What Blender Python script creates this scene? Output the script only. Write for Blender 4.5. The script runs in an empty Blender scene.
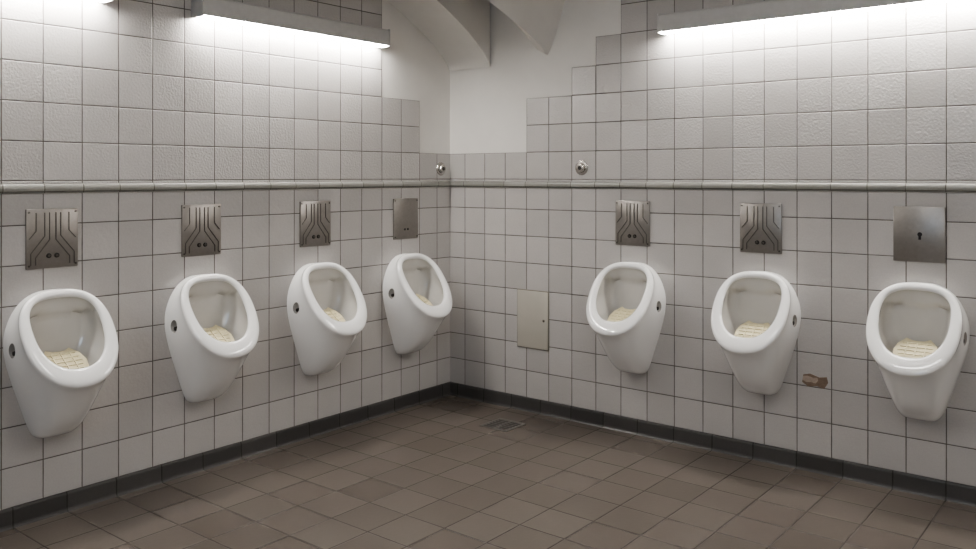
import bpy, bmesh, math, random
from mathutils import Vector, Matrix
random.seed(4)
H=1.31; T=0.15
scene=bpy.context.scene
col=scene.collection
scene.view_settings.look='AgX - Medium High Contrast'

# ---------------------------------------------------------------- helpers
def new_obj(name, me, parent=None, loc=(0,0,0), rz=0):
    o=bpy.data.objects.new(name, me); col.objects.link(o)
    o.location=loc; o.rotation_euler=(0,0,rz)
    if parent: o.parent=parent
    return o
def mesh_from(name, bm, mats, smooth=None):
    me=bpy.data.meshes.new(name); bmesh.ops.recalc_face_normals(bm, faces=bm.faces)
    bm.to_mesh(me); bm.free()
    for m in mats: me.materials.append(m)
    if smooth is not None:
        for p in me.polygons: p.use_smooth=True
        me.set_sharp_from_angle(angle=math.radians(smooth))
    return me
def add_box(bm, lo, hi, mat=0, bevel=0, seg=2):
    b=bmesh.new()
    bmesh.ops.create_cube(b, size=1)
    lo=Vector(lo); hi=Vector(hi)
    for v in b.verts:
        v.co=Vector(((lo[i]+hi[i])/2+v.co[i]*(hi[i]-lo[i]) for i in range(3)))
    if bevel: bmesh.ops.bevel(b, geom=list(b.edges), offset=bevel, segments=seg, affect='EDGES', profile=.5)
    merge(bm,b,mat)
def merge(bm,b,mat=None,mtx=None):
    b.verts.index_update()
    vs=[bm.verts.new((mtx@v.co) if mtx else v.co) for v in b.verts]
    for f in b.faces:
        try:
            nf=bm.faces.new([vs[v.index] for v in f.verts]); nf.material_index=f.material_index if mat is None else mat
        except ValueError: pass
    b.free()
def add_cyl(bm, c, axis, r1, r2, depth, mat=0, seg=24, bevel=0):
    b=bmesh.new()
    bmesh.ops.create_cone(b, cap_ends=True, segments=seg, radius1=r1, radius2=r2, depth=depth)
    if bevel: bmesh.ops.bevel(b, geom=[e for e in b.edges if abs(e.verts[0].co.z-e.verts[1].co.z)<1e-6], offset=bevel, segments=3, affect='EDGES', profile=.5)
    q=Vector((0,0,1)).rotation_difference(Vector(axis).normalized()).to_matrix().to_4x4()
    merge(bm,b,mat,Matrix.Translation(c)@q)
def add_prism(bm, pts, n, mat=0):
    """pts: 3d ring; n: extrusion vector"""
    n=Vector(n); a=[bm.verts.new(p) for p in pts]; b=[bm.verts.new(Vector(p)+n) for p in pts]
    fs=[bm.faces.new(a), bm.faces.new(b[::-1])]
    for i in range(len(a)):
        fs.append(bm.faces.new([a[i],a[(i+1)%len(a)],b[(i+1)%len(a)],b[i]]))
    for f in fs: f.material_index=mat

# ---------------------------------------------------------------- materials
class NT:
    def __init__(s,name):
        s.m=bpy.data.materials.new(name); s.m.use_nodes=True
        s.t=s.m.node_tree; s.b=s.t.nodes['Principled BSDF']
    def n(s,typ,**k):
        nd=s.t.nodes.new(typ)
        for a,b in k.items(): setattr(nd,a,b)
        return nd
    def l(s,a,b): s.t.links.new(a,b)
    def math(s,op,a,b=None,c=None):
        nd=s.n('ShaderNodeMath',operation=op)
        for i,v in enumerate((a,b,c)):
            if v is None: continue
            if isinstance(v,(int,float)): nd.inputs[i].default_value=v
            else: s.l(v,nd.inputs[i])
        return nd.outputs[0]
    def mapr(s,v,a,b,c,d,smooth=True):
        nd=s.n('ShaderNodeMapRange'); nd.interpolation_type='SMOOTHSTEP' if smooth else 'LINEAR'
        s.l(v,nd.inputs[0])
        for i,x in enumerate((a,b,c,d)): nd.inputs[i+1].default_value=x
        return nd.outputs[0]
    def mix(s,f,a,b,blend='MIX'):
        nd=s.n('ShaderNodeMix',data_type='RGBA',blend_type=blend)
        if isinstance(f,(int,float)): nd.inputs[0].default_value=f
        else: s.l(f,nd.inputs[0])
        for i,v in ((6,a),(7,b)):
            if isinstance(v,(tuple,list)): nd.inputs[i].default_value=(*v[:3],1)
            else: s.l(v,nd.inputs[i])
        return nd.outputs[2]
    def noise(s,vec,scale,detail=3,rough=.5):
        nd=s.n('ShaderNodeTexNoise'); nd.inputs['Scale'].default_value=scale
        nd.inputs['Detail'].default_value=detail; nd.inputs['Roughness'].default_value=rough
        if vec is not None: s.l(vec,nd.inputs['Vector'])
        return nd.outputs[0]
    def pos(s): return s.n('ShaderNodeNewGeometry').outputs['Position']

def simple(name,colr,rough=.5,metal=0,coat=0,nscale=40,namp=.08,bump=0):
    k=NT(name); p=k.pos(); no=k.noise(p,nscale)
    c=tuple(x*(1-namp) for x in colr); d=tuple(min(1,x*(1+namp)) for x in colr)
    k.l(k.mix(no,c,d),k.b.inputs['Base Color'])
    k.b.inputs['Roughness'].default_value=rough; k.b.inputs['Metallic'].default_value=metal
    k.b.inputs['Coat Weight'].default_value=coat
    if bump:
        bp=k.n('ShaderNodeBump'); bp.inputs['Strength'].default_value=1; bp.inputs['Distance'].default_value=bump
        k.l(no,bp.inputs['Height']); k.l(bp.outputs[0],k.b.inputs['Normal'])
    return k.m

def tile_mat(name, uaxis, vaxis, size, uoff, voff, colA, colB, grout, gw=.014, rough=(.15,.35), relief=.0008, lump=.0010, lumpscale=55, tilt=.0012, bands=None, low_dark=None):
    k=NT(name); p=k.pos(); sp=k.n('ShaderNodeSeparateXYZ'); k.l(p,sp.inputs[0])
    u=k.math('DIVIDE',k.math('SUBTRACT',sp.outputs[uaxis],uoff),size)
    v=k.math('DIVIDE',k.math('SUBTRACT',sp.outputs[vaxis],voff),size)
    eu=k.math('PINGPONG',u,.5); ev=k.math('PINGPONG',v,.5)
    e=k.math('MINIMUM',eu,ev)
    wob=k.noise(p,18,2); e2=k.math('ADD',e,k.math('MULTIPLY',k.math('SUBTRACT',wob,.5),gw*.7))
    tilemask=k.mapr(e2,gw*.7,gw*1.3,0,1)
    fu=k.math('FLOOR',u); fv=k.math('FLOOR',v)
    cb=k.n('ShaderNodeCombineXYZ'); k.l(fu,cb.inputs[0]); k.l(fv,cb.inputs[1])
    wn=k.n('ShaderNodeTexWhiteNoise',noise_dimensions='3D'); k.l(cb.outputs[0],wn.inputs['Vector'])
    rs=k.n('ShaderNodeSeparateColor'); k.l(wn.outputs['Color'],rs.inputs[0])
    base=k.mix(rs.outputs[0],colA,colB)
    mot=k.noise(p,5,4,.6)
    base=k.mix(k.mapr(mot,.3,.75,0,.18),base,tuple(x*.75 for x in colA))
    fine=k.noise(p,160,2)
    base=k.mix(k.mapr(fine,.35,.7,0,.14),base,tuple(x*.7 for x in colA))
    base=k.mix(k.mapr(e2,gw,gw*2.6,.22,0),base,tuple(x*.6 for x in colA))
    if low_dark is not None:  # tiles get darker towards the floor
        z=k.mapr(sp.outputs[2],low_dark[0],low_dark[1],low_dark[2],0)
        base=k.mix(z,base,tuple(x*.6 for x in colA))
    gr=k.mix(k.noise(p,9,3),grout,tuple(x*1.6 for x in grout))
    k.l(k.mix(tilemask,gr,base),k.b.inputs['Base Color'])
    r=k.mapr(rs.outputs[1],0,1,rough[0],rough[1],False)
    rr=k.math('ADD',k.math('MULTIPLY',r,tilemask),k.math('MULTIPLY',k.math('SUBTRACT',1,tilemask),.8))
    k.l(rr,k.b.inputs['Roughness'])
    h=k.math('MULTIPLY',k.mapr(e2,gw*.6,gw*2.6,0,1),relief)
    fr_u=k.math('SUBTRACT',k.math('FRACT',u),.5); fr_v=k.math('SUBTRACT',k.math('FRACT',v),.5)
    h=k.math('ADD',h,k.math('MULTIPLY',k.math('MULTIPLY',fr_u,k.math('SUBTRACT',rs.outputs[0],.5)),tilt*2))
    h=k.math('ADD',h,k.math('MULTIPLY',k.math('MULTIPLY',fr_v,k.math('SUBTRACT',rs.outputs[2],.5)),tilt*2))
    ln=k.noise(p,lumpscale,2,.5)
    la=k.mapr(rs.outputs[1],.0,1,lump*.5,lump*1.3,False)
    h=k.math('ADD',h,k.math('MULTIPLY',k.math('MULTIPLY',ln,la),tilemask))
    bp=k.n('ShaderNodeBump'); bp.inputs['Strength'].default_value=1; bp.inputs['Distance'].default_value=1
    k.l(h,bp.inputs['Height']); k.l(bp.outputs[0],k.b.inputs['Normal'])
    return k.m

TA=(.485,.462,.442); TB=(.56,.536,.515); GR=(.075,.064,.054)
zu=H+.88*T; zl=H-.24*T
up_l=tile_mat('tile_upper_left',1,2,T,-.78*T,zu,TA,TB,GR,gw=.012,rough=(.10,.30),lump=.0024,lumpscale=100)
up_r=tile_mat('tile_upper_right',0,2,T,.78*T,zu,TA,TB,GR,gw=.012,rough=(.10,.30),lump=.0024,lumpscale=100)
lo_l=tile_mat('tile_lower_left',1,2,T,-.78*T,zl,TA,TB,GR,gw=.012,rough=(.10,.24),lump=.0009,low_dark=(.0,.8,.35))
lo_r=tile_mat('tile_lower_right',0,2,T,.78*T,zl,TA,TB,GR,gw=.012,rough=(.10,.24),lump=.0009,low_dark=(.0,.8,.35))
fl_m=tile_mat('floor_tile',0,1,.2,.067,-.08,(.118,.099,.083),(.145,.123,.105),(.042,.035,.029),gw=.012,rough=(.24,.4),relief=.001,lump=.0004,tilt=.001)
bb_l=tile_mat('baseboard_tile_left',1,2,.2,-.08,-.1,(.055,.052,.05),(.08,.076,.072),(.022,.02,.018),gw=.012,rough=(.3,.45),lump=.0003)
bb_r=tile_mat('baseboard_tile_right',0,2,.2,.067,-.1,(.055,.052,.05),(.08,.076,.072),(.022,.02,.018),gw=.012,rough=(.3,.45),lump=.0003)
rl_l=tile_mat('rail_tile_left',1,2,T,-.78*T,5.0,(.25,.245,.22),(.31,.305,.28),(.06,.05,.04),gw=.010,rough=(.22,.34),lump=.0002,tilt=0)
rl_r=tile_mat('rail_tile_right',0,2,T,.78*T,5.0,(.25,.245,.22),(.31,.305,.28),(.06,.05,.04),gw=.010,rough=(.22,.34),lump=.0002,tilt=0)
plaster=simple('plaster_paint',(.74,.715,.675),.75,nscale=7,namp=.05,bump=.004)
ceramic=simple('sanitary_ceramic',(.88,.87,.85),.05,coat=.6,nscale=6,namp=.02)
cer_in_shade=simple('bowl_ceramic_shade',(.62,.60,.565),.07,coat=.6,nscale=14,namp=.06)  # same ceramic, with the bowl's inner shade put into a darker colour
recess=simple('recess_shadow_ceramic',(.30,.285,.265),.3)
mat_y=simple('urinal_screen_plastic',(.74,.67,.45),.45,nscale=120,namp=.18,bump=.001)
steel=simple('brushed_steel',(.30,.28,.26),.36,metal=.7,nscale=60,namp=.12)
steel_d=simple('dark_steel',(.035,.03,.028),.45,metal=.6)
steel_l=simple('steel_ridge',(.12,.11,.10),.35,metal=.7)
chrome=simple('chrome',(.55,.53,.5),.18,metal=1)
housing=simple('lamp_housing_enamel',(.52,.51,.495),.4)
panelm=simple('access_panel_paint',(.46,.435,.38),.4,nscale=10)
panele=simple('access_panel_edge',(.22,.20,.165),.4,nscale=10)
brown=simple('bare_mortar',(.22,.16,.12),.9,nscale=60,namp=.3,bump=.003)
brown2=simple('old_mortar_light',(.38,.31,.25),.9,nscale=60,namp=.3,bump=.003)
wood=simple('window_frame_paint',(.6,.59,.56),.5)
def emis(name,c,s):
    k=NT(name); k.b.inputs['Base Color'].default_value=(.8,.8,.8,1)
    k.b.inputs['Emission Color'].default_value=(*c,1); k.b.inputs['Emission Strength'].default_value=s
    return k.m
tube=emis('fluorescent_diffuser',(1,.97,.93),68)
daylight=emis('daylit_frosted_glass',(.50,.72,1),5)

# ---------------------------------------------------------------- room shell
RX=5.6; RY=-5.8; CZ=2.75
def wall(name,lo,hi,m):
    bm=bmesh.new(); add_box(bm,lo,hi); return new_obj(name,mesh_from(name,bm,[m]))
TT=.006
wl=wall('wall_left',(-.25,RY-.25,0),(-TT,.25,CZ),plaster)
wr=wall('wall_right',(-TT,TT,0),(RX,.25,CZ),plaster)
wb=wall('wall_back',(-TT,RY-.25,0),(RX,RY,CZ),plaster)
wn=wall('wall_near',(RX,RY-.25,0),(RX+.25,.25,CZ),plaster)
flo=wall('floor',(-.25,RY-.25,-.2),(RX+.25,.25,0),fl_m)
cei=wall('ceiling',(-.25,RY-.25,CZ),(RX+.25,.25,CZ+.2),plaster)
# frosted window in the wall behind the camera
bm=bmesh.new()
wx0,wx1,wz0,wz1=2.3,3.3,1.35,2.35
add_box(bm,(wx0,RY,wz0),(wx1,RY+.01,wz1),1)
for a,b2,c2,d2 in ((wx0-.05,wx1+.05,wz0-.05,wz0),(wx0-.05,wx1+.05,wz1,wz1+.05),(wx0-.05,wx0,wz0,wz1),(wx1,wx1+.05,wz0,wz1),((wx0+wx1)/2-.025,(wx0+wx1)/2+.025,wz0,wz1),(wx0,wx1,wz0+.62,wz0+.66)):
    add_box(bm,(a,RY,c2),(b2,RY+.04,d2),0,.003)
new_obj('window_1',mesh_from('window_1',bm,[wood,daylight]))

def L(t): return t*T
zr0=H-.45*T; zr1=H-.19*T
left_up=[(0,zr1),(0,zu),(L(1.78),zu),(L(1.78),zu+2*T),(L(3.78),zu+2*T),(L(3.78),zu+6*T),(-RY,zu+6*T),(-RY,zr1)]
right_up=[(0,zr1),(0,zu),(L(3.78),zu),(L(3.78),zu+2*T),(L(5.78),zu+2*T),(L(5.78),zu+3*T),(L(6.78),zu+3*T),(L(6.78),zu+4*T),(L(7.78),zu+4*T),(L(7.78),zu+6*T),(RX,zu+6*T),(RX,zr1)]
for nm,ol,m in (('upper_tiles',left_up,up_l),('lower_tiles',[(0,0),(0,zr0),(-RY,zr0),(-RY,0)],lo_l)):
    bm=bmesh.new(); add_prism(bm,[(-TT,-s,z) for s,z in ol],(TT,0,0)); new_obj(nm,mesh_from(nm,bm,[m]),wl)
for nm,ol,m in (('upper_tiles',right_up,up_r),('lower_tiles',[(0,0),(0,zr0),(RX,zr0),(RX,0)],lo_r)):
    bm=bmesh.new(); add_prism(bm,[(s,TT,z) for s,z in ol],(0,-TT,0)); new_obj(nm,mesh_from(nm,bm,[m]),wr)

def rail(name,left,m):
    zc=(zr0+zr1)/2; hh=(zr1-zr0)/2-.002; prof=[(-TT,-hh)]
    for i in range(13):
        a=-math.pi/2+math.pi*i/12; prof.append((.002+.012*max(0,math.cos(a))**.7, hh*math.sin(a)))
    prof.append((-TT,hh))
    bm=bmesh.new()
    if left: add_prism(bm,[(d,0.0,zc+z) for d,z in prof],(0,RY,0))
    else: add_prism(bm,[(0.0,-d,zc+z) for d,z in prof],(RX,0,0))
    return new_obj(name,mesh_from(name,bm,[m],50))
rail('trim_1',True,rl_l); rail('trim_2',False,rl_r)
def base(name,left,m):
    prof=[(0,0),(.016,0),(.011,.006),(.009,.014),(.008,.066),(.006,.073),(0,.075)]
    bm=bmesh.new()
    if left: add_prism(bm,[(d,0,z) for d,z in prof],(0,RY,0))
    else: add_prism(bm,[(0,-d,z) for d,z in prof],(RX,0,0))
    return new_obj(name,mesh_from(name,bm,[m]))
base('baseboard_left',True,bb_l); base('baseboard_right',False,bb_r)

# ---------------------------------------------------------------- vault springers (part of ceiling)
def vprof(raise_=0,n=40,ymax=1.6):
    pts=[]
    for i in range(n+1):
        y=ymax*(i/n)**1.5
        z=1.94+raise_+.34*(y/.52)**.68
        pts.append((y,min(z,CZ)))
    return pts
def band(name,x0,x1,raise_):
    bm=bmesh.new(); pr=vprof(raise_); n=len(pr); cols=[]
    for j in range(2):
        x=(x0,x1)[j]
        lowr=[bm.verts.new((x,-y,z)) for y,z in pr]; top=[bm.verts.new((x,-y,CZ+.02)) for y,z in pr]
        cols.append((lowr,top))
    for i in range(n-1):
        bm.faces.new([cols[0][0][i],cols[0][0][i+1],cols[1][0][i+1],cols[1][0][i]])
        for c in cols: bm.faces.new([c[0][i],c[0][i+1],c[1][i+1],c[1][i]])
    return new_obj(name,mesh_from(name,bm,[plaster],40),cei)
band('vault_rib',-TT,.307,0)
def pend(name,tip):
    bm=bmesh.new(); n=24; rows=[]
    for i in range(n+1):
        t=i/n; z=1.974+t*(CZ-1.974)
        dz=z-1.974
        y=.52*(dz/.216)**1.3 if dz>0 else 0
        x=tip+.115*(dz/.286)**.8 if dz>0 else tip
        xl=tip-.22*(dz/.25)**.6 if dz>0 else tip
        a=Vector((xl,TT,z)); b=Vector((tip,-y,z)); c=Vector((x,TT,z))
        row=[]
        for k in range(7):
            s=k/6; p=b.lerp(c,s); p.y+= .25*(-b.y)*s*(1-s)*2
            row.append(p)
        rows.append([bm.verts.new(a)]+[bm.verts.new(p) for p in row])
    for r0,r1 in zip(rows,rows[1:]):
        for k in range(len(r0)-1): bm.faces.new([r0[k],r0[k+1],r1[k+1],r1[k]])
    bmesh.ops.remove_doubles(bm,verts=bm.verts,dist=1e-5)
    return new_obj(name,mesh_from(name,bm,[plaster],35),cei)
pend('vault_springer',.705)

# ---------------------------------------------------------------- urinals
def build_urinal():
    N=88
    c=Vector((0,.157,-.168)); Lv=Vector((0,.57,-.82)).normalized(); Nv=Vector((0,.82,.57)).normalized()
    a=.172; b=.204
    def sg(v,p): return math.copysign(abs(v)**p,v)
    def P(th):
        s=math.sin(th); co=math.cos(th)
        e=.75 if s>0 else .38
        uz=sg(s,.85); z=-.2825+.2825*uz
        ux=sg(co,e)
        k=min(1,max(0,(z+.565)/.44)); k=k*k*(3-2*k)
        return Vector((ux*(.104+(.186-.104)*k),0,z))
    def ring(th,cen,lv,ax,bx,p=.88,tp=.06):
        s=math.sin(th); co=math.cos(th)
        q=p-.08*max(0,s)
        return cen+Vector((sg(co,q)*ax*(1+tp*s),0,0))-lv*(sg(s,q)*bx)
    loops=[]
    ths=[2*math.pi*i/N for i in range(N)]
    for j in range(15):
        t=j/14; lp=[]
        for th in ths:
            s=math.sin(th); low=(1-s)/2
            p0=P(th); p3=ring(th,c,Lv,a,b)
            p1=p0+Vector((0,.03+.11*low**1.3,0))
            inward=(c-p3).normalized()
            p2=p3-Nv*(.012+.045*low)+inward*(.002+.022*low)+Vector((0,0,-.024*low))
            u=1-t
            lp.append(p0*u**3+p1*3*u*u*t+p2*3*u*t*t+p3*t**3)
        loops.append(lp)
    ci=c-Lv*.021; ai=a*.745; bi=b*.735
    for j in range(1,11):
        f=math.pi*j/10; lp=[]
        for th in ths:
            R=ring(th,c,Lv,a,b); r=ring(th,ci,Lv,ai,bi,.80,.13)
            q=(1-math.cos(f))/2
            lp.append(R.lerp(r,q)+Nv*.015*math.sin(f)**.7 if math.sin(f)>1e-4 else r.copy())
        loops.append(lp)
    nb=26; B=Vector((0,.108,-.40)); inner_start=len(loops)-3
    for j in range(1,nb+1):
        t=j/nb; cen=ci.lerp(B,t**1.0)
        lv=Lv.lerp(Vector((0,.97,-.22)),min(1,t*1.1)).normalized()
        fall=(max(0,1-t**3.2))**.5
        wd=1+.07*math.sin(min(1,t/.5)*math.pi)
        ax=ai*wd*(1.0 if t<.2 else 1.0-.25*(t-.2))*fall+.004; bx=bi*wd*(1-.42*t)*fall+.004
        lp=[]
        for th in ths:
            v=ring(th,cen,lv,ax,bx,.80+.1*t,.13*(1-t))
            s=math.sin(th)
            if s>0:
                kz=min(1,max(0,(-.088-v.z)/.010)); kz=kz*kz*(3-2*kz)
                v.y-=.024*kz*min(1,s*3)
            v.y=max(v.y,.022); lp.append(v)
        loops.append(lp)
    bm=bmesh.new(); VV=[[bm.verts.new((v.x,-v.y,v.z)) for v in lp] for lp in loops]
    for j in range(len(VV)-1):
        for i in range(N):
            f=bm.faces.new([VV[j][i],VV[j][(i+1)%N],VV[j+1][(i+1)%N],VV[j+1][i]])
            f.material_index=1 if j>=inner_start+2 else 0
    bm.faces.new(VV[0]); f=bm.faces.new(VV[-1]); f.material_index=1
    body=new_obj('tmp_body',mesh_from('tmp_body',bm,[ceramic,cer_in_shade,recess]))
    cb=bmesh.new()
    for sx in (-1,1):
        e=bmesh.new(); bmesh.ops.create_uvsphere(e,u_segments=28,v_segments=16,radius=1)
        merge(cb,e,2,Matrix.Translation((sx*.190,-.064,-.205))@Matrix.Rotation(math.radians(14),4,'X')@Matrix.Diagonal((.033,.026,.038,1)))
    cut=new_obj('tmp_cut',mesh_from('tmp_cut',cb,[ceramic,cer_in_shade,recess]))
    md=body.modifiers.new('b','BOOLEAN'); md.object=cut; md.operation='DIFFERENCE'; md.solver='EXACT'
    dg=bpy.context.evaluated_depsgraph_get(); dg.update()
    me=bpy.data.meshes.new_from_object(body.evaluated_get(dg))
    bpy.data.objects.remove(body); bpy.data.objects.remove(cut)
    bm=bmesh.new(); bm.from_mesh(me)
    ex=Vector((0,-.165,-.105)).normalized(); o=Vector((0,-.042,-.232)); nn=Vector((0,-.537,.844)).normalized()
    def pt(x,s,h=0): 
        v=o+ex*s+nn*h; return Vector((x,v.y,v.z))
    outline=[(-.045,0),(-.022,.012),(0,.014),(.022,.012),(.045,0),(.072,.035),(.082,.075),(.076,.115),(.050,.150),(0,.165),(-.050,.150),(-.076,.115),(-.082,.075),(-.072,.035)]
    add_prism(bm,[pt(x,s) for x,s in outline],nn*.006,3)
    for i in range(-2,4):
        s=.075+i*.022; w=.066-abs(i)*.006
        add_prism(bm,[pt(-w,s-.002,.006),pt(w,s-.002,.006),pt(w,s+.002,.006),pt(-w,s+.002,.006)],nn*.003,3)
    for i in range(-1,2):
        x=i*.035
        add_prism(bm,[pt(x-.002,.025,.006),pt(x+.002,.025,.006),pt(x+.002,.140,.006),pt(x-.002,.140,.006)],nn*.004,3)
    for sx in (-1,1):
        add_cyl(bm,(sx*.160,-.064,-.214),(sx,0,0),.010,.008,.014,4,16)
    return mesh_from('urinal',bm,[ceramic,cer_in_shade,recess,mat_y,steel_d],42)
um=build_urinal()
UT=H-.437
for y in (.385,1.035,1.685,2.335): new_obj('urinal',um,None,(.0,-y,UT),math.pi/2)
for x in (1.245,1.908,2.575): new_obj('urinal',um,None,(x,0,UT),0)

# ---------------------------------------------------------------- flush plates
def plate(kind):
    w=.098; z0=-.114; z1=.114
    bm=bmesh.new(); add_box(bm,(-w,-.009,z0),(w,0,z1),0,.003)
    def ridge(p,q,wd=.0028):
        p=Vector((p[0],0,p[1])); q=Vector((q[0],0,q[1])); d=(q-p); d.normalize(); s=Vector((d.z,0,-d.x))*wd/2
        y=Vector((0,-.0085,0))
        add_prism(bm,[p+s+y,q+s+y,q-s+y,p-s+y],(0,-.003,0),1)
    if kind=='emb':
        for x in (.012,.030):
            for sx in (-1,1):
                ridge((sx*x,.10),(sx*x,.0-(.030-x)*.8+.01)); ridge((sx*x,.01-(.030-x)*.8),(sx*(x+.052),-.055-(.030-x)*.9))
                ridge((sx*(x+.052),-.055-(.030-x)*.9),(sx*(x+.052),-.10))
        for sx in (-1,1):
            ridge((sx*.062,.10),(sx*.062,.03)); ridge((sx*.062,.03),(sx*.088,.0))
            add_cyl(bm,(sx*.015,-.010,-.066),(0,-1,0),.010,.009,.006,2,20,.001)
            add_cyl(bm,(sx*.015,-.0135,-.066),(0,-1,0),.005,.005,.002,1,16)
    if kind=='key':
        add_cyl(bm,(.004,-.0095,.0),(0,-1,0),.009,.009,.003,2,20)
        add_box(bm,(-.001,-.0118,-.022),(.009,-.009,-.002),2)
    for sx in (-1,1):
        for sz in (-1,1):
            if kind=='key' : continue
            add_cyl(bm,(sx*.088,-.0095,sz*.102),(0,-1,0),.0045,.004,.003,1,14)
    if kind=='plain':
        for sx in (-1,1): add_cyl(bm,(sx*.012,-.0095,-.06),(0,-1,0),.006,.006,.003,2,16)
    return mesh_from('urinal_flush_plate',bm,[steel,steel_l,steel_d],40)
pe,pk,pp=plate('emb'),plate('key'),plate('plain')
PZ=H-.24
for y,m in ((.385,pp),(1.037,pe),(1.685,pe),(2.335,pe)): new_obj('urinal_flush_plate',m,None,(0,-y,PZ),math.pi/2)
for x,m in ((1.237,pe),(1.902,pe),(2.567,pk)): new_obj('urinal_flush_plate',m,None,(x,0,PZ),0)

# ---------------------------------------------------------------- lamps
def lamp(length):
    bm=bmesh.new(); h=length/2
    prof=[(0,.018),(0,.10),(.075,.10),(.088,.09),(.092,.012),(.086,.012),(.086,.018)]
    add_prism(bm,[(-h,-d,z) for d,z in prof],(2*h,0,0),0)
    for sx in (-1,1):
        x0=sx*h; x1=sx*(h+.006)
        add_box(bm,(min(x0,x1),-.093,.006),(max(x0,x1),0,.101),0,.002)
    dp=[(.020,.018),(.080,.018),(.078,.010),(.068,.007),(.032,.007),(.022,.010)]
    add_prism(bm,[(-h+.003,-d,z) for d,z in dp],(2*h-.006,0,0),1)
    return mesh_from('fluorescent_wall_lamp',bm,[housing,tube],35)
la=lamp(1.13); lb=lamp(1.5)
LZ=H+.69
new_obj('fluorescent_wall_lamp',la,None,(0,-(.60+.565),LZ),math.pi/2)
new_obj('fluorescent_wall_lamp',la,None,(0,-(2.14+.565),LZ),math.pi/2)
new_obj('fluorescent_wall_lamp',lb,None,(1.425+.75,0,LZ),0)
new_obj('fluorescent_wall_lamp',la,None,(4.3,0,LZ),0)
new_obj('fluorescent_wall_lamp',la,None,(4.2,RY,LZ),math.pi)  # out-of-view lamp on the back wall, added for ambient light
new_obj('fluorescent_wall_lamp',la,None,(RX,-3,LZ),-math.pi/2)  # likewise unseen, added on the near wall for ambient light
def fill_lamp(x,y,rz,power):  # unseen ceiling fixture with area light, added as room fill
    bm=bmesh.new(); add_box(bm,(-.62,-.16,-.07),(.62,.16,0),0,.008)
    o=new_obj('ceiling_fill_lamp',mesh_from('ceiling_fill_lamp',bm,[housing],40),None,(x,y,CZ),rz)
    ld=bpy.data.lights.new('ceiling_fill_light','AREA'); ld.shape='RECTANGLE'; ld.size=1.16; ld.size_y=.26
    ld.energy=power; ld.color=(1,.975,.945)
    lo=bpy.data.objects.new('light',ld); col.objects.link(lo); lo.parent=o; lo.location=(0,0,-.075)
fill_lamp(2.3,-2.2,math.radians(0),21)
fill_lamp(2.6,-4.3,0,14)

# ---------------------------------------------------------------- small things
def knob():
    bm=bmesh.new()
    add_cyl(bm,(0,-.003,0),(0,-1,0),.040,.038,.006,0,32,.0015)
    add_cyl(bm,(0,-.014,0),(0,-1,0),.027,.022,.018,0,28,.003)
    add_cyl(bm,(0,-.024,0),(0,-1,0),.012,.010,.006,1,20,.001)
    return mesh_from('chrome_wall_knob',bm,[chrome,steel_d],40)
kn=knob()
new_obj('chrome_wall_knob',kn,None,(0,-.085,H+.043),math.pi/2)
new_obj('chrome_wall_knob',kn,None,(.93,0,H+.043),0)

bm=bmesh.new(); 
add_box(bm,(-.108,-.006,-.163),(.108,0,.163),1,.002)
add_box(bm,(-.103,-.010,-.158),(.103,-.005,.158),0,.002)
add_cyl(bm,(.078,-.011,.0),(0,-1,0),.008,.008,.004,1,16)
add_box(bm,(.075,-.0138,-.004),(.081,-.010,.004),2)
new_obj('access_panel',mesh_from('access_panel',bm,[panelm,panele,steel_d],40),None,(.613,0,H-.796))

bm=bmesh.new()
pts=[(-.05,.022),(-.02,.03),(.02,.018),(.052,.024),(.058,.0),(.04,-.03),(.01,-.022),(-.03,-.028),(-.055,-.012)]
add_prism(bm,[(x,0,z) for x,z in pts],(0,-.0016,0),0)
add_prism(bm,[(x*.6-.02,-.0016,z*.5+.004) for x,z in pts],(0,-.001,0),1)
new_obj('broken_tile_patch',mesh_from('broken_tile_patch',bm,[brown,brown2]),None,(2.145,0,H-.908))

bm=bmesh.new(); s=.088
for (x0,y0,x1,y1) in ((-s,-s,s,-s+.014),(-s,s-.014,s,s),(-s,-s+.014,-s+.014,s-.014),(s-.014,-s+.014,s,s-.014)):
    add_box(bm,(x0,y0,0),(x1,y1,.004),0,.001)
add_box(bm,(-s+.012,-s+.012,0),(s-.012,s-.012,.0008),1)
for i in range(6):
    y=-s+.026+i*.0248
    add_box(bm,(-s+.014,y,.0006),(s-.014,y+.009,.0036),0)
add_box(bm,(-.006,-s+.014,.0006),(.006,s-.014,.004),0)
new_obj('floor_drain',mesh_from('floor_drain',bm,[steel,steel_d],40),None,(.635,-.305,0))

# ---------------------------------------------------------------- world, camera
w=bpy.data.worlds.new('world'); scene.world=w; w.use_nodes=True
w.node_tree.nodes['Background'].inputs[0].default_value=(.8,.85,1,1); w.node_tree.nodes['Background'].inputs[1].default_value=.3
cam=bpy.data.cameras.new('camera'); co=bpy.data.objects.new('camera',cam); col.objects.link(co)
cam.sensor_width=36; cam.lens=853/976*36; cam.shift_y=-98.5/976; cam.clip_start=.02
co.location=(3.373,-3.857,H)
co.rotation_euler=(math.pi/2,0,math.atan2(.624,.781))
scene.camera=co
